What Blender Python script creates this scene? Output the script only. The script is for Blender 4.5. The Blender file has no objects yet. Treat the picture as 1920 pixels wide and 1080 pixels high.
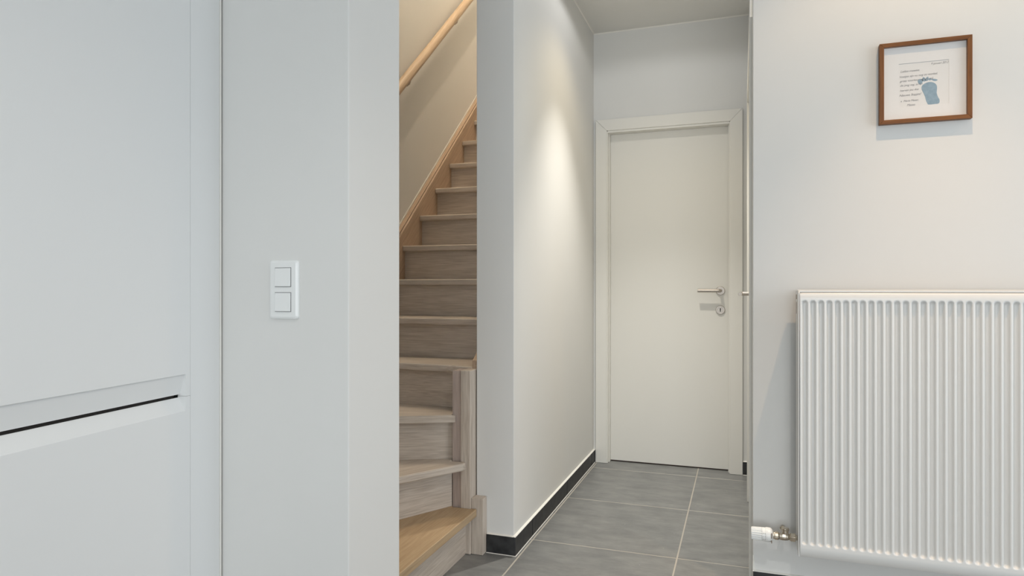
import bpy, bmesh, math, random
from mathutils import Vector, Matrix
random.seed(4)
R = math.radians
SC = bpy.context.scene
COL = SC.collection

# ------------------------------------------------------------------ camera, world, lights, exposure
YAW = 19.18
cam_d = bpy.data.cameras.new('camera')
cam_d.sensor_width = 36.0
cam_d.lens = 1237.0 / 1920 * 36
cam_d.clip_start = 0.02
cam = bpy.data.objects.new('camera', cam_d)
COL.objects.link(cam)
cam.location = (0, 0, 1.08)
cam.rotation_euler = (R(90), 0, R(YAW))
SC.camera = cam
SC.view_settings.view_transform = 'Standard'
SC.view_settings.look = 'None'
SC.view_settings.exposure = 0.0
SC.view_settings.gamma = 1.0
SC.view_settings.use_curve_mapping = False

world = bpy.data.worlds.new('overcast_sky')
SC.world = world
world.use_nodes = True
world.node_tree.nodes['Background'].inputs[0].default_value = (0.72, 0.84, 1.0, 1)
world.node_tree.nodes['Background'].inputs[1].default_value = 0.15


def light(name, kind, loc, energy, color, rot=(0, 0, 0), **kw):
    d = bpy.data.lights.new(name, kind)
    d.energy = energy
    d.color = color
    for k, v in kw.items():
        setattr(d, k, v)
    o = bpy.data.objects.new(name, d)
    COL.objects.link(o)
    o.location = loc
    o.rotation_euler = rot
    return o


DAY = (0.88, 0.945, 1.0)
WARM = (1.0, 0.83, 0.62)
# daylight through the garden window on the right and the window behind the camera
light('window_daylight', 'AREA', (2.93, 1.15, 1.35), 40, (0.84, 0.925, 1.0), (0, R(90), 0), shape='RECTANGLE', size=2.1, size_y=1.9)
light('window_daylight', 'AREA', (0.9, -6.52, 1.35), 162, (0.90, 0.96, 1.0), (R(90), 0, 0), shape='RECTANGLE', size=3.4, size_y=2.1)
# recessed ceiling spots; the reflector lamps near the radiator wall and in the hall have a core, a beam and a spill
light('ceiling_spot', 'SPOT', (0.57, 2.03, 2.64), 14, (1.0, 0.70, 0.40), (0, 0, 0), spot_size=R(120), spot_blend=0.5, shadow_soft_size=0.010)
light('ceiling_spot_core', 'SPOT', (0.57, 2.03, 2.64), 66, (1.0, 0.69, 0.42), (0, 0, 0), spot_size=R(62), spot_blend=1.0, shadow_soft_size=0.010)
light('ceiling_spot', 'SPOT', (1.9, 2.03, 2.64), 24, (1.0, 0.60, 0.32), (0, 0, 0), spot_size=R(120), spot_blend=0.5, shadow_soft_size=0.012)
light('ceiling_spot', 'SPOT', (0.4, 0.2, 2.64), 42, (1.0, 0.98, 0.95), (0, 0, 0), spot_size=R(130), spot_blend=0.6, shadow_soft_size=0.03)
light('ceiling_spot', 'SPOT', (-0.42, 3.20, 2.64), 15, (1.0, 0.82, 0.52), (0, 0, 0), spot_size=R(124), spot_blend=0.9, shadow_soft_size=0.02)
light('ceiling_spot_core', 'SPOT', (-0.42, 3.20, 2.64), 140, (0.99, 0.95, 0.88), (0, 0, 0), spot_size=R(73), spot_blend=1.0, shadow_soft_size=0.02)
light('ceiling_spot_spill', 'SPOT', (-0.42, 3.20, 2.64), 4.5, (1.0, 1.0, 1.0), (0, 0, 0), spot_size=R(165), spot_blend=0.2, shadow_soft_size=0.02)
light('landing_lamp', 'POINT', (-1.06, 3.38, 5.1), 99, (1.0, 0.83, 0.62), shadow_soft_size=0.035)

# ------------------------------------------------------------------ materials


def new_mat(name, color, rough=0.6, metal=0.0, spec=0.5):
    m = bpy.data.materials.new(name)
    m.use_nodes = True
    b = m.node_tree.nodes['Principled BSDF']
    b.inputs['Base Color'].default_value = (*color, 1)
    b.inputs['Roughness'].default_value = rough
    b.inputs['Metallic'].default_value = metal
    b.inputs['Specular IOR Level'].default_value = spec
    return m


def bump_noise(m, scale, strength, dist=0.001, detail=4, vec_scale=None):
    nt = m.node_tree
    b = nt.nodes['Principled BSDF']
    tc = nt.nodes.new('ShaderNodeTexCoord')
    n = nt.nodes.new('ShaderNodeTexNoise')
    n.inputs['Scale'].default_value = scale
    n.inputs['Detail'].default_value = detail
    src = tc.outputs['Object']
    if vec_scale:
        mp = nt.nodes.new('ShaderNodeMapping')
        mp.inputs['Scale'].default_value = vec_scale
        nt.links.new(src, mp.inputs['Vector'])
        src = mp.outputs['Vector']
    nt.links.new(src, n.inputs['Vector'])
    bp = nt.nodes.new('ShaderNodeBump')
    bp.inputs['Strength'].default_value = strength
    bp.inputs['Distance'].default_value = dist
    nt.links.new(n.outputs['Fac'], bp.inputs['Height'])
    nt.links.new(bp.outputs['Normal'], b.inputs['Normal'])
    return n


def vary(m, c1, c2, scale, detail=3):
    """colour variation by soft noise"""
    nt = m.node_tree
    b = nt.nodes['Principled BSDF']
    tc = nt.nodes.new('ShaderNodeTexCoord')
    n = nt.nodes.new('ShaderNodeTexNoise')
    n.inputs['Scale'].default_value = scale
    n.inputs['Detail'].default_value = detail
    r = nt.nodes.new('ShaderNodeValToRGB')
    r.color_ramp.elements[0].position = 0.3
    r.color_ramp.elements[1].position = 0.7
    r.color_ramp.elements[0].color = (*c1, 1)
    r.color_ramp.elements[1].color = (*c2, 1)
    nt.links.new(tc.outputs['Object'], n.inputs['Vector'])
    nt.links.new(n.outputs['Fac'], r.inputs['Fac'])
    nt.links.new(r.outputs['Color'], b.inputs['Base Color'])


def paint(name, c1, c2):
    m = new_mat(name, c1, 0.85, 0, 0.25)
    vary(m, c1, c2, 2.2)
    bump_noise(m, 260, 0.12, 0.0006, 3)
    return m


def wood(name, light_c, dark_c, grain='X', rot=0.0, rough=0.5):
    """oak: fine streaks stretched along the grain axis, with slow cathedral bands"""
    m = new_mat(name, light_c, rough, 0, 0.35)
    nt = m.node_tree
    b = nt.nodes['Principled BSDF']
    tc = nt.nodes.new('ShaderNodeTexCoord')
    oi = nt.nodes.new('ShaderNodeObjectInfo')
    add = nt.nodes.new('ShaderNodeVectorMath')
    add.operation = 'ADD'
    sc = nt.nodes.new('ShaderNodeVectorMath')
    sc.operation = 'SCALE'
    sc.inputs['Scale'].default_value = 37.0
    cmb = nt.nodes.new('ShaderNodeCombineXYZ')
    for k in range(3):
        nt.links.new(oi.outputs['Random'], cmb.inputs[k])
    nt.links.new(cmb.outputs[0], sc.inputs[0])
    rt = nt.nodes.new('ShaderNodeVectorRotate')
    rt.rotation_type = 'X_AXIS' if grain == 'Y' else 'Z_AXIS'
    rt.inputs['Angle'].default_value = rot
    nt.links.new(tc.outputs['Object'], rt.inputs['Vector'])
    nt.links.new(rt.outputs[0], add.inputs[0])
    nt.links.new(sc.outputs[0], add.inputs[1])

    def noise(scales, scale, detail, dist):
        mp = nt.nodes.new('ShaderNodeMapping')
        mp.inputs['Scale'].default_value = scales
        n = nt.nodes.new('ShaderNodeTexNoise')
        n.inputs['Scale'].default_value = scale
        n.inputs['Detail'].default_value = detail
        n.inputs['Distortion'].default_value = dist
        nt.links.new(add.outputs[0], mp.inputs['Vector'])
        nt.links.new(mp.outputs[0], n.inputs['Vector'])
        return n
    ax = 'XYZ'.index(grain)
    s1 = [1.0] * 3
    s1[ax] = 0.045
    s2 = [1.0] * 3
    s2[ax] = 0.10
    fine = noise(s1, 190, 5, 0.4)
    bands = noise(s2, 26, 4, 1.6)
    mx = nt.nodes.new('ShaderNodeMath')
    mx.operation = 'MULTIPLY_ADD'
    nt.links.new(fine.outputs['Fac'], mx.inputs[0])
    mx.inputs[1].default_value = 0.65
    ml = nt.nodes.new('ShaderNodeMath')
    ml.operation = 'MULTIPLY'
    nt.links.new(bands.outputs['Fac'], ml.inputs[0])
    ml.inputs[1].default_value = 0.35
    nt.links.new(ml.outputs[0], mx.inputs[2])
    r = nt.nodes.new('ShaderNodeValToRGB')
    r.color_ramp.elements[0].position = 0.36
    r.color_ramp.elements[1].position = 0.62
    r.color_ramp.elements[0].color = (*dark_c, 1)
    r.color_ramp.elements[1].color = (*light_c, 1)
    nt.links.new(mx.outputs[0], r.inputs['Fac'])
    nt.links.new(r.outputs['Color'], b.inputs['Base Color'])
    bp = nt.nodes.new('ShaderNodeBump')
    bp.inputs['Strength'].default_value = 0.25
    bp.inputs['Distance'].default_value = 0.0008
    nt.links.new(fine.outputs['Fac'], bp.inputs['Height'])
    nt.links.new(bp.outputs['Normal'], b.inputs['Normal'])
    return m


WALL = (0.76, 0.755, 0.735)
M = {}
M['wall'] = paint('wall_paint', WALL, (0.745, 0.74, 0.72))
M['ceil'] = paint('ceiling_paint', (0.80, 0.79, 0.76), (0.78, 0.775, 0.745))
M['lacquer'] = new_mat('white_lacquer', (0.80, 0.805, 0.80), 0.42, 0, 0.4)
M['door'] = new_mat('door_paint', (0.80, 0.785, 0.74), 0.5, 0, 0.35)
bump_noise(M['door'], 90, 0.05, 0.0005)
M['plastic'] = new_mat('white_plastic', (0.84, 0.85, 0.84), 0.3)
M['enamel'] = new_mat('radiator_enamel', (0.755, 0.75, 0.73), 0.3, 0, 0.5)
M['caulk'] = new_mat('white_caulk', (0.85, 0.83, 0.78), 0.6)
M['grout'] = new_mat('sandy_grout', (0.46, 0.43, 0.38), 0.9)
M['slab'] = new_mat('anthracite_plinth', (0.022, 0.023, 0.025), 0.5)
vary(M['slab'], (0.012, 0.013, 0.014), (0.035, 0.036, 0.038), 30, 5)
M['steel'] = new_mat('brushed_steel', (0.50, 0.455, 0.41), 0.42, 1.0)
M['nickel'] = new_mat('nickel_brass', (0.60, 0.54, 0.45), 0.25, 1.0)
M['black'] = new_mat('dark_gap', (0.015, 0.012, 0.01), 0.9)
M['felt'] = new_mat('brown_threshold', (0.08, 0.035, 0.025), 0.9)
M['walnut'] = wood('walnut_frame', (0.24, 0.092, 0.022), (0.14, 0.048, 0.011), 'X', 0, 0.45)
M['walnut_up'] = wood('walnut_frame_upright', (0.24, 0.092, 0.022), (0.14, 0.048, 0.011), 'Z', 0, 0.45)
M['mat'] = new_mat('passepartout_card', (0.84, 0.82, 0.80), 0.9)
M['paper'] = new_mat('note_paper', (0.82, 0.80, 0.775), 0.9)
M['ink'] = new_mat('grey_ink', (0.22, 0.22, 0.23), 0.9)
M['edge_shade'] = new_mat('paper_edge_shade', (0.36, 0.37, 0.39), 0.9)
M['blue'] = new_mat('blue_print_ink', (0.27, 0.38, 0.46), 0.85)
vary(M['blue'], (0.25, 0.35, 0.43), (0.33, 0.44, 0.52), 90, 4)

# floor tile: dark grey slate-look ceramic with cloudy streaks and light specks
mt = new_mat('slate_tile', (0.17, 0.17, 0.16), 0.42, 0, 0.85)
nt = mt.node_tree
b = nt.nodes['Principled BSDF']
tc = nt.nodes.new('ShaderNodeTexCoord')
mp = nt.nodes.new('ShaderNodeMapping')
mp.inputs['Scale'].default_value = (1.0, 2.2, 1.0)
n1 = nt.nodes.new('ShaderNodeTexNoise')
n1.inputs['Scale'].default_value = 7
n1.inputs['Detail'].default_value = 9
n1.inputs['Roughness'].default_value = 0.68
r1 = nt.nodes.new('ShaderNodeValToRGB')
r1.color_ramp.elements[0].position = 0.3
r1.color_ramp.elements[0].color = (0.145, 0.15, 0.152, 1)
r1.color_ramp.elements[1].position = 0.72
r1.color_ramp.elements[1].color = (0.262, 0.264, 0.258, 1)
vo = nt.nodes.new('ShaderNodeTexVoronoi')
vo.inputs['Scale'].default_value = 16
r2 = nt.nodes.new('ShaderNodeValToRGB')
r2.color_ramp.elements[0].position = 0.018
r2.color_ramp.elements[0].color = (1, 1, 1, 1)
r2.color_ramp.elements[1].position = 0.03
r2.color_ramp.elements[1].color = (0, 0, 0, 1)
mix = nt.nodes.new('ShaderNodeMix')
mix.data_type = 'RGBA'
mix.inputs[7].default_value = (0.5, 0.49, 0.46, 1)
nt.links.new(tc.outputs['Object'], mp.inputs[0])
nt.links.new(mp.outputs[0], n1.inputs['Vector'])
nt.links.new(tc.outputs['Object'], vo.inputs['Vector'])
nt.links.new(n1.outputs['Fac'], r1.inputs['Fac'])
nt.links.new(vo.outputs['Distance'], r2.inputs['Fac'])
nt.links.new(r1.outputs['Color'], mix.inputs[6])
nt.links.new(r2.outputs['Color'], mix.inputs[0])
nt.links.new(mix.outputs[2], b.inputs['Base Color'])
bp = nt.nodes.new('ShaderNodeBump')
bp.inputs['Strength'].default_value = 0.25
bp.inputs['Distance'].default_value = 0.001
nt.links.new(n1.outputs['Fac'], bp.inputs['Height'])
nt.links.new(bp.outputs['Normal'], b.inputs['Normal'])
M['tile'] = mt

OAK_L, OAK_D = (0.66, 0.585, 0.51), (0.48, 0.41, 0.345)
PITCH = math.atan(0.908)
M['oak_x'] = wood('oak_crosswise', OAK_L, OAK_D, 'X')
M['oak_z'] = wood('oak_upright', OAK_L, OAK_D, 'Z')
M['oak_y'] = wood('oak_lengthwise', OAK_L, OAK_D, 'Y', 0)
M['oak_pitch'] = wood('oak_along_pitch', (0.60, 0.455, 0.335), (0.45, 0.325, 0.23), 'Y', -PITCH)
M['oak_rail'] = wood('oak_handrail', (0.64, 0.50, 0.36), (0.50, 0.37, 0.25), 'Y', -PITCH)

# thin glass that lets the light through
mg = bpy.data.materials.new('picture_glass')
mg.use_nodes = True
nt = mg.node_tree
nt.nodes.clear()
out = nt.nodes.new('ShaderNodeOutputMaterial')
tr = nt.nodes.new('ShaderNodeBsdfTransparent')
gl = nt.nodes.new('ShaderNodeBsdfGlossy')
gl.inputs['Roughness'].default_value = 0.02
ms = nt.nodes.new('ShaderNodeMixShader')
ms.inputs[0].default_value = 0.03
nt.links.new(tr.outputs[0], ms.inputs[1])
nt.links.new(gl.outputs[0], ms.inputs[2])
nt.links.new(ms.outputs[0], out.inputs[0])
M['glass'] = mg

# ------------------------------------------------------------------ mesh helpers


def box(bm, x0, x1, y0, y1, z0, z1):
    v = [bm.verts.new((x, y, z)) for x in (x0, x1) for y in (y0, y1) for z in (z0, z1)]
    for f in ((0, 1, 3, 2), (4, 6, 7, 5), (0, 4, 5, 1), (2, 3, 7, 6), (0, 2, 6, 4), (1, 5, 7, 3)):
        bm.faces.new([v[i] for i in f])


def prism(bm, poly, a0, a1, axis='Z'):
    """extrude a 2-D polygon; axis Z: poly is (x,y); axis X: poly is (y,z); axis Y: poly is (x,z)"""
    def P(p, a):
        return {'Z': (p[0], p[1], a), 'X': (a, p[0], p[1]), 'Y': (p[0], a, p[1])}[axis]
    lo = [bm.verts.new(P(p, a0)) for p in poly]
    hi = [bm.verts.new(P(p, a1)) for p in poly]
    n = len(poly)
    bm.faces.new(lo)
    bm.faces.new(hi)
    for i in range(n):
        bm.faces.new((lo[i], lo[(i + 1) % n], hi[(i + 1) % n], hi[i]))


def lathe(bm, prof, origin, axis, seg=24):
    """profile of (distance along axis, radius)"""
    o = Vector(origin)
    a = Vector(axis).normalized()
    u = a.orthogonal().normalized()
    w = a.cross(u)
    rings = []
    for d, r in prof:
        if r < 1e-6:
            rings.append([bm.verts.new(o + a * d)])
        else:
            rings.append([bm.verts.new(o + a * d + (u * math.cos(2 * math.pi * k / seg) + w * math.sin(2 * math.pi * k / seg)) * r) for k in range(seg)])
    for p, q in zip(rings, rings[1:]):
        for k in range(seg):
            k2 = (k + 1) % seg
            if len(p) == 1 and len(q) > 1:
                bm.faces.new((p[0], q[k], q[k2]))
            elif len(q) == 1 and len(p) > 1:
                bm.faces.new((p[k], q[0], p[k2]))
            elif len(p) > 1:
                bm.faces.new((p[k], q[k], q[k2], p[k2]))


def sweep(bm, pts, r, seg=14):
    """tube through points, mitred, capped"""
    pts = [Vector(p) for p in pts]
    rings = []
    up = None
    for i, p in enumerate(pts):
        if i == 0:
            t = pts[1] - p
        elif i == len(pts) - 1:
            t = p - pts[i - 1]
        else:
            t = (pts[i + 1] - p).normalized() + (p - pts[i - 1]).normalized()
        t.normalize()
        if up is None:
            up = t.orthogonal().normalized()
        up = (up - t * up.dot(t)).normalized()
        w = t.cross(up)
        rings.append([bm.verts.new(p + (up * math.cos(2 * math.pi * k / seg) + w * math.sin(2 * math.pi * k / seg)) * r) for k in range(seg)])
    for a, c in zip(rings, rings[1:]):
        for k in range(seg):
            bm.faces.new((a[k], c[k], c[(k + 1) % seg], a[(k + 1) % seg]))
    bm.faces.new(rings[0])
    bm.faces.new(rings[-1])


def link(name, bm, mat, parent=None, bevel=0.0, smooth=False, seg=2, base=None):
    bmesh.ops.recalc_face_normals(bm, faces=bm.faces)
    me = bpy.data.meshes.new(name)
    bm.to_mesh(me)
    bm.free()
    me.materials.append(M[mat] if isinstance(mat, str) else mat)
    if smooth:
        for p in me.polygons:
            p.use_smooth = True
    o = bpy.data.objects.new(name, me)
    COL.objects.link(o)
    if base is not None:
        me.transform(Matrix.Translation(-Vector(base)))
        o.location = base
    if parent:
        o.parent = parent
        o.matrix_parent_inverse = Matrix.Identity(4)
        if parent.type == 'EMPTY' or parent.location.length > 0:
            # children are modelled in world coordinates: cancel the parent's place
            wp = parent.matrix_basis.copy()
            q = parent.parent
            while q:
                wp = q.matrix_basis @ q.matrix_parent_inverse @ wp if False else wp
                q = q.parent
            o.matrix_parent_inverse = world_of(parent).inverted()
    if bevel:
        b = o.modifiers.new('bevel', 'BEVEL')
        b.width = bevel
        b.segments = seg
        b.limit_method = 'ANGLE'
        b.angle_limit = R(30)
    return o


def world_of(o):
    w = o.matrix_basis.copy()
    if o.parent:
        w = world_of(o.parent) @ o.matrix_parent_inverse @ w
    return w


def boxes(name, bs, mat, parent=None, bevel=0.0, **k):
    bm = bmesh.new()
    for q in bs:
        box(bm, *q)
    return link(name, bm, mat, parent, bevel, **k)


def structure(o):
    o['kind'] = 'structure'
    return o


def thing(name, loc, label, cat, group=None, rotz=0.0):
    o = bpy.data.objects.new(name, None)
    COL.objects.link(o)
    o.location = loc
    o.rotation_euler = (0, 0, rotz)
    o['label'] = label
    o['category'] = cat
    if group:
        o['group'] = group
    return o


# ------------------------------------------------------------------ the setting
XH = -0.869          # hall's left wall, and the plane of the stair opening
XR = 0.038           # hall's right wall
YF, YB = 2.52, 4.045  # pier and radiator wall front, door wall
CZ = 2.66
Y1, Y2 = 1.334, 1.577  # partition with the switch
XS = -1.81           # stairwell outer wall
XP = -1.031          # stairwell inner wall
YW = 2.50            # radiator wall front

fl = structure(boxes('floor', [(-2.0, 3.1, -6.7, 4.6, -0.08, -0.0005)], 'grout'))
T = 0.6030
gx0, gy0 = -0.8465, 2.7055
rooms = [(-1.95, 3.0, -6.6, 1.40), (XH - 0.01, 3.0, 1.30, 2.56), (XS, XH, Y2, YF + 0.05), (XH - 0.02, XR + 0.05, 2.5, 4.15)]
ntile = 0
for i in range(-3, 8):
    for j in range(-17, 4):
        x0, y0 = gx0 + i * T, gy0 + j * T
        x1, y1 = x0 + T, y0 + T
        a = (max(x0, -1.95), min(x1, 3.0), max(y0, -6.6), min(y1, 4.15))
        if a[1] - a[0] < 0.02 or a[3] - a[2] < 0.02:
            continue
        if not any(a[0] < q[1] and a[1] > q[0] and a[2] < q[3] and a[3] > q[2] for q in rooms):
            continue
        g = 0.0030
        boxes('floor_tile', [(a[0] + g, a[1] - g, a[2] + g, a[3] - g, -0.012, 0.0)], 'tile', fl, 0.0006, seg=1)

structure(boxes('wall_partition', [(-1.95, XH, Y1, Y2, 0, CZ)], 'wall', bevel=0.0025))
structure(boxes('wall_hall_left', [(XP, XH, YF, 6.2, 0, CZ)], 'wall', bevel=0.0025))
structure(boxes('wall_stairwell', [(-1.95, XS, Y2, 6.2, 0, CZ), (-1.95, XS, 1.2, 6.2, CZ, 5.3)], 'wall'))
structure(boxes('wall_left', [(-2.1, -1.95, -6.7, Y2, 0, CZ)], 'wall'))
# door wall: door_1 opening, backed by an unseen plate added against light leaks
structure(boxes('wall_hall_end', [(XH, -0.842, YB, 4.2, 0, CZ), (-0.842, -0.005, YB, 4.2, 2.105, CZ), (-0.005, 0.16, YB, 4.2, 0, CZ),
                                  (XH, 0.16, 4.2, 4.3, 0, CZ)], 'wall'))
structure(boxes('wall_radiator', [(XR, 3.1, YW, YW + 0.11, 0, CZ)], 'wall', bevel=0.003))
structure(boxes('wall_hall_right', [(XR + 0.001, 0.16, YW + 0.11, 2.64, 0, CZ), (XR + 0.001, 0.16, 2.64, 3.56, 2.05, CZ),
                                    (XR + 0.001, 0.16, 3.56, YB, 0, CZ), (0.12, 0.16, 2.64, 3.56, 0, 2.05)], 'wall'))
structure(boxes('wall_window_side', [(3.0, 3.15, -6.7, 0.2, 0, CZ), (3.0, 3.15, 2.1, YW, 0, CZ), (3.0, 3.15, 0.2, 2.1, 0, 0.3), (3.0, 3.15, 0.2, 2.1, 2.4, CZ)], 'wall'))
structure(boxes('wall_behind', [(-2.1, -0.8, -6.75, -6.6, 0, CZ), (2.6, 3.15, -6.75, -6.6, 0, CZ), (-0.8, 2.6, -6.75, -6.6, 0, 0.3), (-0.8, 2.6, -6.75, -6.6, 2.4, CZ)], 'wall'))
structure(boxes('ceiling', [(XP, 3.15, -6.75, 6.2, CZ, CZ + 0.15), (-2.1, XP, -6.75, 2.42, CZ, CZ + 0.15), (XS, XP, 4.94, 6.2, CZ, CZ + 0.15)], 'ceil'))
structure(boxes('wall_upper_floor', [(0.9, 1.0, 2.3, 6.3, CZ + 0.15, 5.3), (-1.95, 1.0, 2.3, 2.42, CZ + 0.15, 5.3), (-1.95, 1.0, 6.2, 6.3, 0, 5.3)], 'wall'))
structure(boxes('ceiling_upper_floor', [(-1.95, 1.0, 2.3, 6.3, 5.3, 5.4)], 'ceil'))


# plinths: anthracite tiles with a pale caulk line on top
def plinth(name, segs, along, off, side, z1=0.076):
    """segs: (a0,a1) along the wall; off: wall plane; side: +1/-1 where the plinth stands proud"""
    root = structure(bpy.data.objects.new(name, None))
    COL.objects.link(root)
    t = 0.0105 * side
    lo, hi = min(off, off + t), max(off, off + t)
    for a0, a1 in segs:
        if along == 'x':
            boxes('plinth_tile', [(a0 + .001, a1 - .001, lo, hi, 0.001, z1)], 'slab', root, 0.0008, seg=1)
        else:
            boxes('plinth_tile', [(lo, hi, a0 + .001, a1 - .001, 0.001, z1)], 'slab', root, 0.0008, seg=1)
    A0, A1 = segs[0][0], segs[-1][1]
    bm = bmesh.new()
    prof = [(off, z1 + .0002), (off + t, z1 + .0002), (off + t * .8, z1 + .0015), (off, z1 + 0.004)]
    prism(bm, prof, A0, A1, 'X' if along == 'x' else 'Y')
    # foot joint
    q = [(off + t, 0.0003), (off + t * 1.2, 0.0003), (off + t, 0.0022)]
    prism(bm, q, A0, A1, 'X' if along == 'x' else 'Y')
    return link('caulk_joint', bm, 'caulk', root)


plinth('baseboard_pier', [(-0.984, XH + 0.0105)], 'x', YF, -1)
plinth('baseboard_hall_left', [(YF - 0.0105, 2.74), (2.745, 3.34), (3.345, 3.94), (3.945, YB)], 'y', XH, 1)
plinth('baseboard_hall_end', [(0.007, XR)], 'x', YB, -1)
plinth('baseboard_radiator', [(XR, 0.30), (0.303, 0.90), (0.903, 1.5), (1.503, 2.1), (2.103, 3.0)], 'x', YW, -1)
plinth('baseboard_partition', [(-1.2, XH)], 'x', Y1, -1)
plinth('baseboard_reveal', [(Y1 - .0105, Y2)], 'y', XH, 1)
# lump of filler on the wall corner above the plinth
bm = bmesh.new()
prism(bm, [(XR - .001, 0.079), (XR + 0.012, 0.079), (XR + 0.006, 0.09), (XR + 0.005, 0.128), (XR, 0.13)], YW - 0.004, YW, 'Y')
structure(link('trim_1', bm, 'caulk', bevel=0.001))
# shadow-free caulk lines in the hall ceiling corners
bm = bmesh.new()
prism(bm, [(XH, CZ), (XH + 0.006, CZ), (XH, CZ - 0.006)], YF, YB, 'Y')
prism(bm, [(YB, CZ), (YB - 0.006, CZ), (YB, CZ - 0.006)], XH, XR, 'X')
structure(link('trim_2', bm, 'caulk'))


# ------------------------------------------------------------------ doors
def casing(parent, x0, x1, z1, w, y0, y1, base=0.001, mat='door'):
    """three mitred boards of a casing in a plane across the hall"""
    for side, xa, xb in (('l', x0, x0 + w), ('r', x1, x1 - w)):
        bm = bmesh.new()
        prism(bm, [(xa, base), (xb, base), (xb, z1 - w - .0004), (xa, z1 - .0004)], y0, y1, 'Y')
        link('casing_board', bm, mat, parent, 0.0015)
    bm = bmesh.new()
    prism(bm, [(x0 + .0003, z1), (x1 - .0003, z1), (x1 - w - .0003, z1 - w), (x0 + w + .0003, z1 - w)], y0, y1, 'Y')
    link('casing_board', bm, mat, parent, 0.0015)


d1 = structure(bpy.data.objects.new('door_1', None))
COL.objects.link(d1)
casing(d1, -0.853, 0.006, 2.118, 0.069, YB - 0.016, YB)
# jamb lining with the stop that the leaf closes on
boxes('jamb', [(-0.800, -0.7785, YB - 0.010, 4.096, 0.001, 2.045)], 'door', d1, 0.001)
boxes('jamb', [(-0.0665, -0.045, YB - 0.010, 4.096, 0.001, 2.045)], 'door', d1, 0.001)
boxes('jamb', [(-0.7785, -0.0665, YB - 0.010, 4.096, 2.036, 2.049)], 'door', d1, 0.001)
boxes('door_stop', [(-0.7785, -0.772, 4.060, 4.096, 0.001, 2.036), (-0.073, -0.0665, 4.060, 4.096, 0.001, 2.036)], 'door', d1, 0.001)
boxes('threshold_gap', [(-0.80, -0.045, 4.11, 4.19, 0.001, 0.004)], 'felt', d1)
leaf = boxes('door_leaf', [(-0.790, -0.055, 4.098, 4.138, 0.007, 2.038)], 'door', d1, 0.002)


def lever(parent, rose, out, grip, reach=0.05, length=0.125, key=None, r=0.0095):
    """lever handle: rose disc on the door, neck going out, grip turned along 'grip'"""
    o, a, g = Vector(rose), Vector(out), Vector(grip)
    bm = bmesh.new()
    lathe(bm, [(0, 0), (0, 0.026), (0.006, 0.026), (0.0085, 0.0235), (0.0085, 0)], o, a, 32)
    link('rose', bm, 'steel', parent, smooth=False)
    bm = bmesh.new()
    pts = [o + a * 0.007, o + a * (reach - 0.012)]
    for k in range(1, 6):
        th = k / 6 * math.pi / 2
        pts.append(o + a * (reach - 0.012 + 0.012 * math.sin(th)) + g * (0.012 - 0.012 * math.cos(th)))
    pts += [o + a * reach + g * 0.014, o + a * reach + g * length]
    sweep(bm, pts, r, 20)
    link('lever', bm, 'steel', parent, smooth=False, bevel=0.0008)
    if key:
        k0 = Vector(key)
        bm = bmesh.new()
        lathe(bm, [(0, 0), (0, 0.0265), (0.006, 0.0265), (0.0085, 0.024), (0.0085, 0.0165), (0.0075, 0.0155), (0.0075, 0)], k0, a, 32)
        link('key_rose', bm, 'steel', parent)
        bm = bmesh.new()
        c = k0 + a * 0.0078
        lathe(bm, [(0, 0), (0, 0.0036), (0.0006, 0.0036), (0.0006, 0)], c + Vector((0, 0, 0.0065)), a, 14)
        box(bm, c.x - 0.0023, c.x + 0.0023, c.y - 0.0006, c.y, c.z - 0.010, c.z + 0.005)
        link('keyhole', bm, 'black', parent)


lever(d1, (-0.118, 4.098, 1.064), (0, -1, 0), (-1, 0, 0), 0.052, 0.128, (-0.118, 4.098, 0.950))

d2 = structure(bpy.data.objects.new('door_2', None))
COL.objects.link(d2)
YA, YC = 2.60, 3.60
for a0, a1 in ((YA, YA + .069), (YC, YC - .069)):
    bm = bmesh.new()
    prism(bm, [(a0, 0.001), (a1, 0.001), (a1, 2.085 - .069), (a0, 2.085)], XR - 0.0115, XR, 'X')
    link('casing_board', bm, 'door', d2, 0.0012)
bm = bmesh.new()
prism(bm, [(YA, 2.0852), (YC, 2.0852), (YC - .069, 2.0162), (YA + .069, 2.0162)], XR - 0.0115, XR, 'X')
link('casing_board', bm, 'door', d2, 0.0012)
boxes('door_leaf', [(0.060, 0.10, 2.655, 3.545, 0.006, 2.03)], 'door', d2, 0.002)
lever(d2, (0.060, 3.455, 1.052), (-1, 0, 0), (0, -1, 0), 0.066, 0.13, (0.060, 3.455, 0.94), 0.0095)

# ------------------------------------------------------------------ staircase
st = thing('staircase', (-1.42, 2.5, 0), 'oak staircase with fanned lower steps rising in the opening behind the white wall', 'staircase')
r_, g_ = 0.1875, 0.2065
TH = 0.031
XL, XI = -1.765, -1.062      # inner faces of the two stringers


def tread(poly, k, mat, name='tread'):
    bm = bmesh.new()
    prism(bm, poly, k * r_ - TH, k * r_, 'Z')
    return link(name, bm, mat, st, 0.007, seg=4)


def riser(p, q, k, mat, t=0.016, name='riser'):
    p, q = Vector((*p, 0)), Vector((*q, 0))
    d = (q - p).normalized()
    n = Vector((-d.y, d.x, 0)) * t
    bm = bmesh.new()
    prism(bm, [(p.x, p.y), (q.x, q.y), (q.x + n.x, q.y + n.y), (p.x + n.x, p.y + n.y)], (k - 1) * r_ + 0.0005, k * r_ - TH - 0.0003, 'Z')
    return link(name, bm, mat, st)


def woodrot(name, ang, base='X'):
    return wood(name, OAK_L, OAK_D, base, ang)


YO = 1.60
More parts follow.
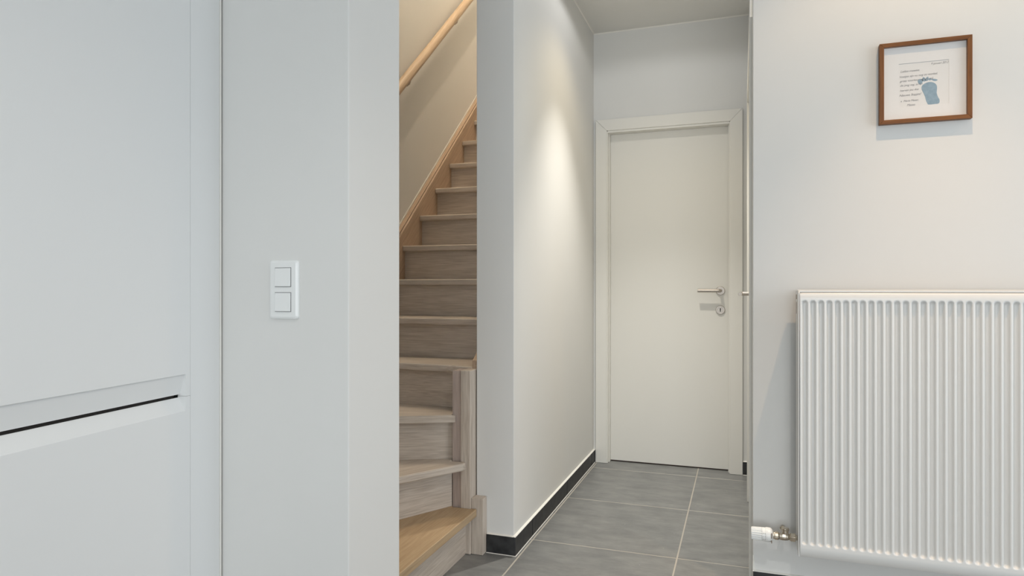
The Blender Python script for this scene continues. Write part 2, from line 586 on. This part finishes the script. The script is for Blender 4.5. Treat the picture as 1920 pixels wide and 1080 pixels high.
# nosing lines of the winders: P inner end (by the newel), Q outer end
N1 = ((-1.010, 2.462), (-1.010, YO))
N2 = ((-1.055, 2.440), (-1.573, YO))
N3 = ((-1.115, 2.458), (XL, 2.150))
N4 = ((-1.080, 2.548), (XL, 2.640))


def back(line, d):
    """line moved d to the back (the way one climbs)"""
    p, q = Vector((*line[0], 0)), Vector((*line[1], 0))
    u = (q - p).normalized()
    n = Vector((u.y, -u.x, 0))
    if n.x > 0:
        n = -n
    if abs(u.y) < 0.5:
        n = Vector((-abs(n.x) if False else n.x, abs(n.y), 0)) if n.y > 0 else -n
    return (p + n * d, q + n * d)


m1 = wood('oak_first_tread', (0.50, 0.365, 0.225), (0.40, 0.28, 0.165), 'Y', 0)
a2 = math.atan2(N2[1][1] - N2[0][1], N2[1][0] - N2[0][0])
a3 = math.atan2(N3[1][1] - N3[0][1], N3[1][0] - N3[0][0])
m2 = woodrot('oak_second_tread', -a2)
m3 = woodrot('oak_third_tread', -a3)
# first tread reaches right over to the block beside the pier, notched round the newel
b2 = back(N2, 0.055)
tread([(-1.010, YO), (-1.010, 2.470), (-1.0355, 2.470), (-1.0355, 2.463), (-1.1185, 2.463), (-1.1185, 2.55), (-1.66, YO)], 1, m1)
tread([(-1.055, 2.436), (-1.052, 2.4615), (-1.1185, 2.4615), (-1.1185, 2.53), (XL, 2.235), (XL, YO), (N2[1][0], YO)], 2, m2)
tread([(-1.100, 2.461), (-1.122, 2.461), (-1.122, 2.66), (XL, 2.67), (XL, 2.150), (-1.115, 2.456)], 3, m3)
tread([(-1.080, 2.5485), (XI, 2.5485), (XI, 2.867), (XL, 2.867), (XL, 2.610), (-1.20, 2.582), (-1.12, 2.558)], 4, 'oak_x')
riser((-1.058, YO), (-1.058, 2.470), 1, 'oak_y')
rb = [back(n, 0.04) for n in (N2, N3, N4)]
mr2 = woodrot('oak_second_riser', -a2)
mr3 = woodrot('oak_third_riser', -a3)
riser((-1.628, YO), (-1.1195, 2.470), 2, mr2)
riser((XL, 2.205), (-1.1195, 2.495), 3, mr3)
riser((XL, 2.645), (-1.1195, 2.612), 4, 'oak_x')
for k in range(5, 16):
    y = 2.82 + (k - 5) * g_
    ye = min(y + g_ + 0.048, 4.927)
    tread([(XL, y), (XI, y), (XI, ye), (XL, ye)], k, 'oak_x')
    riser((XL, y + 0.032), (XI, y + 0.032), k, 'oak_x')


# left stringer with the cover strip that leaves a fine groove
def line_z(y):
    return (5 + (y - 2.82) / g_) * r_


ya, yb = 2.62, 4.925
XS_ = XS + 0.0006
bm = bmesh.new()
prism(bm, [(ya, line_z(ya) - .30), (yb, line_z(yb) - .30), (yb, line_z(yb) + .068), (ya, line_z(ya) + .068)], XL - 0.013, XL - 0.0005, 'X')
link('stringer', bm, 'oak_pitch', st, 0.001)
bm = bmesh.new()
prism(bm, [(ya, line_z(ya) - .02), (yb, line_z(yb) - .02), (yb, line_z(yb) + .072), (ya, line_z(ya) + .072)], XS_, XL - 0.0155, 'X')
link('cover_strip', bm, 'oak_pitch', st, 0.001)
bm = bmesh.new()
prism(bm, [(ya, line_z(ya) + .073), (yb, line_z(yb) + .073), (yb, line_z(yb) + .083), (ya, line_z(ya) + .083)], XS_, XS + 0.005, 'X')
o = link('caulk_joint', bm, 'caulk', st)
# stringers round the winders
boxes('stringer', [(XS_, XL - 0.0005, YO, ya, 0.001, 1.02)], 'oak_y', st, 0.001)
boxes('stringer', [(-1.80, -1.06, Y2 + 0.0006, YO - 0.0005, 0.001, 0.62)], 'oak_x', st, 0.001)
# inner stringer, from the newel upwards
bm = bmesh.new()
yc = 2.549
prism(bm, [(yc, 0.30), (yb, line_z(yb) - .30), (yb, line_z(yb) + .068), (2.62, line_z(2.62) + .068), (yc, line_z(2.60) + .04)], XI + 0.0005, XP - 0.0012, 'X')
link('stringer', bm, 'oak_pitch', st, 0.001)
# newel of two boards, low end block against the pier
m_red = wood('oak_newel_side', (0.55, 0.455, 0.41), (0.40, 0.325, 0.29), 'Z')
boxes('newel_board', [(-1.118, -1.0795, 2.472, 2.545, 0.001, 0.742)], m_red, st, 0.001)
boxes('newel_post', [(-1.079, -1.0355, 2.465, 2.547, 0.001, 0.745)], 'oak_z', st, 0.003)
boxes('end_block', [(-1.0345, -0.9855, 2.474, YF - 0.0005, 0.001, 0.228)], 'oak_z', st, 0.0015)

# ------------------------------------------------------------------ handrail
hr = thing('handrail', (XS, 3.0, 2.0), 'round oak handrail fixed to the stairwell wall above the steps', 'handrail')
rx = -1.742
zr = lambda y: 2.136 + (y - 3.131) * 0.905
bm = bmesh.new()
sweep(bm, [(rx, 2.55, zr(2.55)), (rx, 4.95, zr(4.95))], 0.026, 28)
link('rail', bm, 'oak_rail', hr, smooth=False, bevel=0.002)
for yb_ in (3.28, 3.93, 4.6):
    bm = bmesh.new()
    zc = zr(yb_) - 0.062
    lathe(bm, [(0, 0), (0, 0.022), (0.004, 0.022), (0.006, 0.019), (0.006, 0)], (XS + 0.0006, yb_, zc), (1, 0, 0), 24)
    sweep(bm, [(XS + 0.005, yb_, zc), (XS + 0.05, yb_, zc), (rx - 0.004, yb_, zc + 0.008), (rx, yb_, zc + 0.02), (rx, yb_, zc + 0.037)], 0.006, 12)
    link('bracket', bm, 'steel', hr)

# ------------------------------------------------------------------ tall cabinet (slightly skewed to the wall)
DX, DY = -0.0785, 0.9969      # direction along its face, away from the viewer
C0 = Vector((-1.241, 1.330, 0))   # far end of the face, at the partition
rot = math.atan2(-DX, DY)
cab = thing('tall_cabinet', (C0.x, C0.y, 0), 'tall white handleless built-in kitchen cabinet at the left edge', 'cabinet', rotz=rot)


# local axes: +x out of the face (into the room), +y along the face towards the partition; face plane x=0
def cab_link(name, bm, mat, bevel=0.0, seg=2):
    bmesh.ops.recalc_face_normals(bm, faces=bm.faces)
    me = bpy.data.meshes.new(name)
    bm.to_mesh(me)
    bm.free()
    me.materials.append(M[mat])
    o = bpy.data.objects.new(name, me)
    COL.objects.link(o)
    o.parent = cab
    if bevel:
        b_ = o.modifiers.new('bevel', 'BEVEL')
        b_.width = bevel
        b_.segments = seg
    return o


def face_t(px):
    """distance along the face (negative, towards the viewer) where image column px meets it"""
    a = math.atan((px - 960) / 1237) - R(YAW)
    tx, ty = math.tan(a), 1
    # C0 + t*(DX,DY) = s*(tx,1)
    return (C0.y * tx - C0.x) / (DX - DY * tx)


tg = face_t(356.5)
te = face_t(348)
tf = face_t(412)
GZ = 0.826   # height of the black gap between the fronts
bm = bmesh.new()
box(bm, -0.60, -0.0225, -1.25, tf - 0.002, 0.10, GZ - 0.045)
box(bm, -0.60, -0.0225, -1.25, tf - 0.002, GZ + 0.045, 2.42)
box(bm, -0.60, -0.050, -1.25, tf - 0.002, GZ - 0.045, GZ + 0.045)
cab_link('carcass', bm, 'lacquer')
bm = bmesh.new()
box(bm, -0.60, -0.060, -1.25, tf - 0.002, 0.0, 0.099)
cab_link('toe_kick', bm, 'lacquer')
bm = bmesh.new()
box(bm, -0.022, 0, tg + 0.0012, tf, 0.101, 2.42)
cab_link('filler_panel', bm, 'lacquer', 0.001)
bm = bmesh.new()
box(bm, -0.022, 0.0035, tf + 0.0004, -0.0005, 0.101, 2.42)
cab_link('lit_edge_strip', bm, 'caulk', 0.0005)  # added pale strip; its colour stands for light caught on the filler's end
# lower front: flat face, chamfer on top; the finger chamfers stop short of the front's end
z_face_lo, z_gap_lo = GZ - 0.034, GZ - 0.0035
z_face_hi, z_gap_hi = GZ + 0.052, GZ + 0.0035
bm = bmesh.new()
prism(bm, [(0, 0.101), (0, z_face_lo), (-0.0205, z_gap_lo), (-0.022, z_gap_lo), (-0.022, 0.101)], -1.25, te, 'Y')
prism(bm, [(0, 0.101), (0, GZ - 0.0003), (-0.022, GZ - 0.0003), (-0.022, 0.101)], te, tg, 'Y')
cab_link('lower_door', bm, 'lacquer')
bm = bmesh.new()
prism(bm, [(0, 2.42), (0, z_face_hi), (-0.0025, z_face_hi - 0.001), (-0.0045, z_face_hi - .003), (-0.016, z_gap_hi + .001), (-0.022, z_gap_hi), (-0.022, 2.42)], -1.25, te, 'Y')
prism(bm, [(0, 2.42), (0, GZ + 0.0003), (-0.022, GZ + 0.0003), (-0.022, 2.42)], te, tg, 'Y')
cab_link('upper_door', bm, 'lacquer')
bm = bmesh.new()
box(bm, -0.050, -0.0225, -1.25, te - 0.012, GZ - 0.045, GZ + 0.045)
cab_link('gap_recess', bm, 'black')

# ------------------------------------------------------------------ light switch
sx, sz = -1.0475, 1.076
sw = thing('light_switch', (sx, Y1, sz), 'white double rocker light switch on the wall beside the tall cabinet', 'switch')


def rounded_rect(cx, cz, w, h, r, bulge=0.0, n=6):
    pts = []
    for (qx, qz, a0) in ((1, 1, 0), (-1, 1, 90), (-1, -1, 180), (1, -1, 270)):
        for k in range(n + 1):
            a = R(a0 + 90 * k / n)
            pts.append((cx + qx * (w / 2 - r) + r * math.cos(a), cz + qz * (h / 2 - r) + r * math.sin(a)))
    return pts


def rr_plate(name, layers, mat, parent, y0, cx, cz):
    """stack of rounded rectangles: (w, h, r, depth)"""
    bm = bmesh.new()
    rings = []
    for w, h, r, d in layers:
        rings.append([bm.verts.new((x, y0 - d, z)) for x, z in rounded_rect(cx, cz, w, h, r)])
    n = len(rings[0])
    for a_, c_ in zip(rings, rings[1:]):
        for k in range(n):
            bm.faces.new((a_[k], c_[k], c_[(k + 1) % n], a_[(k + 1) % n]))
    bm.faces.new(rings[0])
    bm.faces.new(rings[-1])
    return link(name, bm, mat, parent)


pw, ph = 0.083, 0.143
rr_plate('plate', [(pw, ph, .008, 0), (pw, ph, .008, .004), (pw - .003, ph - .003, .007, .0065), (pw - .012, ph - .012, .004, .0085)], 'plastic', sw, Y1, sx, sz)
for dz in (0.030, -0.030):
    boxes('rocker_gap', [(sx - .0235, sx + .0235, Y1 - 0.0088, Y1 - 0.0084, sz + dz - .0237, sz + dz + .0237)], new_mat('switch_gap', (0.25, 0.25, 0.25), .8) if dz > 0 else bpy.data.materials['switch_gap'], sw)
    bm = bmesh.new()
    zc = sz + dz
    t = 0.0222
    v = [(sx - t, Y1 - .0105, zc + t), (sx + t, Y1 - .0105, zc + t), (sx + t, Y1 - .0125, zc - t), (sx - t, Y1 - .0125, zc - t)]
    w = [(x, Y1 - .0089, z) for x, y, z in v]
    V = [bm.verts.new(p) for p in v]
    W = [bm.verts.new(p) for p in w]
    bm.faces.new(V)
    bm.faces.new(W)
    for k in range(4):
        bm.faces.new((V[k], V[(k + 1) % 4], W[(k + 1) % 4], W[k]))
    link('rocker', bm, 'plastic', sw, 0.0008)

# ------------------------------------------------------------------ radiator
RX0, RX1 = 0.178, 1.50
RYF, RYB = 2.352, 2.468
RZ0, RZ1 = 0.200, 1.068
rad = thing('radiator', (RX0, RYF, RZ0), 'white ribbed panel radiator mounted on the wall under the small picture', 'radiator')
# pressed front sheet: vertical channels with rounded, sloping ends
PIT = 0.02414
gx = [0.1950 + PIT * k for k in range(54)]
GZ0, GZ1 = 0.2395, 1.040
HW, DEP = 0.0084, 0.0100
xs = [RX0 + 0.0035]
for c in gx:
    xs += [c + PIT * f for f in (-0.46, -0.36, -0.30, -0.22, -0.12, 0.0, 0.12, 0.22, 0.30, 0.36, 0.46)]
xs.append(RX1 - 0.0035)
zs = [RZ0 + 0.002, GZ0 - .008]
zs += [GZ0 + v for v in (-.004, -.002, 0, .002, .004, .006, .008, .011, .015, .02, .03)]
zs += [0.45, 0.64, 0.85]
zs += [GZ1 + v for v in (-.035, -.028, -.024, -.020, -.016, -.013, -.010, -.007, -.005, -.003, -.001, .001, .003)]
zs += [RZ1 - 0.010]


def sstep(t):
    t = min(1, max(0, t))
    return t * t * (3 - 2 * t)


def depth(x, z):
    c = min(gx, key=lambda q: abs(q - x))
    dx = abs(x - c)
    if z > GZ1 - HW:
        e = math.hypot(dx, z - (GZ1 - HW))
    elif z < GZ0 + HW:
        e = math.hypot(dx, z - (GZ0 + HW))
    else:
        e = dx
    d = sstep((HW + 0.0012 - e) / 0.0062)
    # ends run out on a slope
    d *= sstep((z - GZ0 + .003) / 0.012) if z < 0.5 else (0.0 + 1.0 * sstep((GZ1 - z + 0.004) / 0.015))
    return d * DEP


bm = bmesh.new()
grid = [[bm.verts.new((x, RYF + depth(x, z), z)) for x in xs] for z in zs]
for i in range(len(zs) - 1):
    for j in range(len(xs) - 1):
        bm.faces.new((grid[i][j], grid[i][j + 1], grid[i + 1][j + 1], grid[i + 1][j]))
# folded rims top and bottom
top = [bm.verts.new((x, RYF + 0.004, RZ1 - 0.005)) for x in xs]
bot = [bm.verts.new((x, RYF + 0.010, RZ0 - 0.002)) for x in xs]
for j in range(len(xs) - 1):
    bm.faces.new((grid[-1][j], grid[-1][j + 1], top[j + 1], top[j]))
    bm.faces.new((bot[j], bot[j + 1], grid[0][j + 1], grid[0][j]))
link('front_panel', bm, 'enamel', rad, smooth=True)
boxes('water_panel', [(RX0 + .004, RX1 - .004, RYF + 0.0105, RYF + 0.018, RZ0 + 0.004, RZ1 - .012)], 'enamel', rad)
boxes('back_panel', [(RX0 + .004, RX1 - .004, RYB - 0.012, RYB, RZ0, RZ1 - .004)], 'enamel', rad, 0.002)
# convector fins between the panels (one folded sheet)
bm = bmesh.new()
x = RX0 + 0.03
while x < RX1 - 0.03:
    box(bm, x, x + 0.0012, RYF + 0.019, RYB - 0.013, RZ0 + 0.05, RZ1 - 0.05)
    x += 0.03
fins = link('convector_fins', bm, 'enamel', rad)
fins['kind'] = 'stuff'
# side covers
for xa, xb in ((RX0 - 0.0015, RX0 + 0.002), (RX1 - 0.002, RX1 + 0.0015)):
    bm = bmesh.new()
    prism(bm, [(RYF + 0.001, RZ0 - .001), (RYB, RZ0 + .004), (RYB, RZ1 - .010), (RYB - .006, RZ1 + 0.004), (RYF + .006, RZ1 + 0.004), (RYF + 0.001, RZ1 - .004)], xa, xb, 'X')
    link('side_cover', bm, 'enamel', rad, 0.001)
# dark patches: painted shade of small slots on the left cover
boxes('cover_slot_shade', [(RX0 - 0.0020, RX0 - 0.0014, RYF + 0.070, RYF + 0.096, RZ1 - 0.026, RZ1 - 0.010), (RX0 - 0.0020, RX0 - 0.0014, RYF + 0.078, RYF + 0.090, RZ1 - 0.075, RZ1 - 0.035)],
      new_mat('slot_shade', (0.30, 0.24, 0.17), .8), rad)
# top grille: rim and cross slats
boxes('top_rim', [(RX0 + .002, RX1 - .002, RYF + 0.005, RYF + 0.012, RZ1 - 0.002, RZ1 + 0.0035), (RX0 + .002, RX1 - .002, RYB - 0.012, RYB, RZ1 - .002, RZ1 + 0.006)], 'enamel', rad, 0.0015)
bm = bmesh.new()
box(bm, 0, 0.008, RYF + 0.012, RYB - 0.012, RZ1 - .001, RZ1 + 0.0025)
proto = None
k = 0
x = RX0 + 0.010
while x < RX1 - 0.02:
    if proto is None:
        proto = link('grille_slat', bm, 'enamel', rad)
        proto.location.x += x
    else:
        c = proto.copy()
        COL.objects.link(c)
        c.parent = rad
        c.location.x += 0.020 * k
    k += 1
    x += 0.020
# wall bracket
for xb_ in (RX0 + 0.12, RX1 - 0.15):
    boxes('wall_bracket', [(xb_, xb_ + 0.03, RYB, YW - 0.0006, 0.30, 0.98)], 'enamel', rad)

# valve: body, nuts, thermostatic head; axis along x
VY, VZ = 2.405, 0.2415
bm = bmesh.new()
# hexagonal union nut at the radiator
lathe(bm, [(0, 0), (0, 0.0095), (0.006, 0.0095), (0.006, 0.0150), (0.0195, 0.0150), (0.0215, 0.0125), (0.024, 0.0125), (0.024, 0.0)], (RX0 - 0.0018, VY, VZ), (-1, 0, 0), 6)
xj = RX0 - 0.0258
lathe(bm, [(0, 0), (0, 0.0090), (0.005, 0.0120), (0.012, 0.0132), (0.022, 0.0132), (0.030, 0.0122), (0.032, 0.0115), (0.032, 0)], (xj, VY, VZ), (-1, 0, 0), 20)
# knurled neck
lathe(bm, [(0, 0), (0, 0.0125), (0.003, 0.0142), (0.013, 0.0142), (0.015, 0.012), (0.0185, 0.012), (0.0185, 0)], (xj - 0.0325, VY, VZ), (-1, 0, 0), 12)
valve = link('valve_body', bm, 'nickel', rad, 0.0006)
valve['label'] = 'nickel valve body between white head and radiator'
# blanking stub on top, pipe elbow into the wall
bm = bmesh.new()
lathe(bm, [(0, 0), (0, 0.0095), (0.010, 0.0095), (0.011, 0.0085), (0.013, 0.0115), (0.0195, 0.0115), (0.022, 0.009), (0.022, 0)], (xj - 0.012, VY, VZ + 0.008), (0.0, 0.0, 1), 14)
link('valve_stub', bm, 'nickel', valve, 0.0005)
bm = bmesh.new()
lathe(bm, [(0, 0), (0, 0.0085), (0.07, 0.0085), (0.07, 0.011), (0.074, 0.011), (0.09, 0.0075), (YW - VY - .0006, 0.0075), (YW - VY - .0006, 0)], (xj - 0.016, VY, VZ), (0, 1, 0), 16)
link('supply_pipe', bm, 'nickel', valve)
bm = bmesh.new()
xh = xj - 0.0515
# bayonet collar with two notches then the ribbed grip
lathe(bm, [(0, 0), (0, 0.013), (0.003, 0.0195), (0.008, 0.0235), (0.016, 0.0240), (0.023, 0.0237), (0.0235, 0.0225), (0.0345, 0.0222), (0.0345, 0.0)], (xh, VY, VZ), (-1, 0, 0), 40)
head = link('thermostat_collar', bm, 'plastic', valve, 0.0006)
head['label'] = 'white plastic thermostat collar'
bm = bmesh.new()
segs = 96
rings = []
for d, rr, rib in ((0.0347, 0.0220, 0), (0.0350, 0.0222, 0), (0.0365, 0.0222, .0028), (0.050, 0.0216, .0030), (0.0665, 0.0208, .0030), (0.0690, 0.0196, 0.0016), (0.0700, 0.016, 0)):
    ring = []
    for k in range(segs):
        a = 2 * math.pi * k / segs
        q = rr - rib * (0.5 + 0.5 * math.cos(a * 18))**2
        ring.append(bm.verts.new((xh - d, VY + q * math.cos(a), VZ + q * math.sin(a))))
    rings.append(ring)
for a_, c_ in zip(rings, rings[1:]):
    for k in range(segs):
        bm.faces.new((a_[k], c_[k], c_[(k + 1) % segs], a_[(k + 1) % segs]))
bm.faces.new(rings[-1])
bm.faces.new(rings[0])
hd = link('thermostat_head', bm, 'plastic', valve)
hd['label'] = 'white ribbed thermostat head'
bm = bmesh.new()
box(bm, xh - 0.006, xh - 0.0035, VY - 0.0245, VY - 0.0150, VZ - 0.004, VZ + 0.012)
box(bm, xh - 0.006, xh - 0.0035, VY - 0.0225, VY - 0.0100, VZ - 0.0205, VZ - 0.0125)
link('collar_notch_shade', bm, new_mat('collar_slot_shade', (0.20, 0.15, 0.11), .8), valve)  # dark blocks: the shade inside the collar notches is put in as colour
bm = bmesh.new()
for dz in (0.010, 0.0, -0.010):
    for dx in (0.024, 0.029):
        box(bm, xh - dx - 0.0022, xh - dx, VY - 0.0226, VY - 0.0190, VZ + dz - .0004, VZ + dz + .0004)
link('scale_marks', bm, bpy.data.materials['switch_gap'], valve)

# ------------------------------------------------------------------ framed footprint
PX0, PX1, PZ0, PZ1 = 0.4345, 0.6985, 1.6245, 1.8925
PYF, PYB = YW - 0.022, YW - 0.001
pic = thing('framed_footprint', (0.5665, YW, PZ0), 'small walnut-framed picture of a blue baby footprint with a handwritten note', 'picture')
fw = 0.0135
for (pts, mat) in (([(PX0, PZ1), (PX1, PZ1), (PX1 - fw, PZ1 - fw), (PX0 + fw, PZ1 - fw)], 'walnut'),
                   ([(PX0, PZ0), (PX1, PZ0), (PX1 - fw, PZ0 + fw), (PX0 + fw, PZ0 + fw)], 'walnut'),
                   ([(PX0, PZ0), (PX0, PZ1), (PX0 + fw, PZ1 - fw), (PX0 + fw, PZ0 + fw)], 'walnut_up'),
                   ([(PX1, PZ0), (PX1, PZ1), (PX1 - fw, PZ1 - fw), (PX1 - fw, PZ0 + fw)], 'walnut_up')):
    bm = bmesh.new()
    prism(bm, pts, PYF, PYB, 'Y')
    link('frame_bar', bm, mat, pic, 0.001)
IX0, IX1, IZ0, IZ1 = PX0 + fw, PX1 - fw, PZ0 + fw, PZ1 - fw
YM = PYF + 0.0135
# window cut in the mount
WX0, WX1 = 0.4935, 0.6370
WZ0, WZ1 = 1.6795, 1.8235
bm = bmesh.new()
for q in ((IX0, WX0, IZ0, IZ1), (WX1, IX1, IZ0, IZ1), (WX0, WX1, IZ0, WZ0), (WX0, WX1, WZ1, IZ1)):
    box(bm, q[0], q[1], YM, YM + 0.0005, q[2], q[3])
link('mount', bm, 'mat', pic)
boxes('note_paper', [(WX0 - .004, WX1 + .004, YM + 0.0006, YM + 0.0012, WZ0 - .004, WZ1 + .004)], 'paper', pic)
boxes('cut_edge_shade', [(WX0, WX1, YM + 0.0001, YM + 0.0005, WZ1 - 0.0012, WZ1)], 'edge_shade', pic)  # grey strip: painted shade along the mount's upper cut edge
boxes('glass_pane', [(IX0, IX1, PYF + 0.0030, PYF + 0.0045, IZ0, IZ1)], 'glass', pic)
# footprint: sole and five toes, in paper coordinates read off the print (0..1 across / down the window)


def pp(u, v):
    return (WX0 + u * (WX1 - WX0), WZ1 - v * (WZ1 - WZ0))


def smooth_poly(pts, n=5):
    out = []
    m = len(pts)
    for i in range(m):
        p0, p1, p2, p3 = (Vector(pts[(i + k - 1) % m]) for k in range(4))
        for k in range(n):
            t_ = k / n
            out.append(tuple(0.5 * ((2 * p1) + (-p0 + p2) * t_ + (2 * p0 - 5 * p1 + 4 * p2 - p3) * t_ * t_ + (-p0 + 3 * p1 - 3 * p2 + p3) * t_ ** 3)))
    return out


YP = YM + 0.0006
sole = [(.60, .475), (.52, .50), (.465, .55), (.46, .62), (.49, .70), (.525, .79), (.545, .88), (.575, .96), (.60, .985), (.70, .985), (.80, .975), (.815, .90), (.785, .83), (.76, .74), (.765, .65), (.76, .57), (.72, .51), (.66, .48)]
bm = bmesh.new()
prism(bm, [pp(*p) for p in smooth_poly(sole)], YP - 0.0003, YP, 'Y')
toes = [((.435, .445), .052, .062, 10), ((.505, .405), .034, .050, -20), ((.565, .40), .030, .050, 25), ((.625, .41), .033, .026, 0), ((.715, .435), .062, .024, 16)]
for (c, ra, rb_, ang) in toes:
    a = R(ang)
    poly = []
    for k in range(20):
        th = 2 * math.pi * k / 20
        w_ = 1 + 0.10 * math.sin(3 * th + ang)
        px_, pz_ = ra * math.cos(th) * w_, rb_ * math.sin(th) * w_
        poly.append(pp(c[0] + px_ * math.cos(a) - pz_ * math.sin(a), c[1] + px_ * math.sin(a) + pz_ * math.cos(a)))
    prism(bm, poly, YP - 0.0003, YP, 'Y')
link('footprint', bm, 'blue', pic)
# handwriting: thin sheared letters
lines = [('9 januari 2012', .64, .085, .058), ('Liefste meeske,', .03, .205, .060), ('Voetjes zijn nu nog zo wankel,', .005, .325, .060),
         ('grote voorkeur zijn de stil.', .02, .425, .060), ('die jong nog, zo fijn', .02, .525, .056), ('hiervan jou dus', .02, .64, .058),
         ('Nieuwe Stapjes!', .005, .755, .064), ('x  Marie Meter,', .03, .885, .056), ('Mateo', .16, .985, .060)]
for txt, u, v, h in lines:
    cu = bpy.data.curves.new('handwriting', 'FONT')
    cu.body = txt
    cu.size = h * (WZ1 - WZ0) * 1.15
    cu.shear = 0.35
    cu.space_character = 0.92
    cu.offset = -0.00006
    cu.materials.append(M['ink'])
    to = bpy.data.objects.new('handwriting_curve', cu)
    COL.objects.link(to)
    me = bpy.data.meshes.new_from_object(to)
    bpy.data.objects.remove(to)
    o = bpy.data.objects.new('handwriting', me)
    COL.objects.link(o)
    x_, z_ = pp(u, v)
    o.parent = pic
    o.matrix_parent_inverse = world_of(pic).inverted()
    o.location = (x_, YP - 0.0004, z_ - 0.0)
    o.rotation_euler = (R(90), R(-1.0), 0)
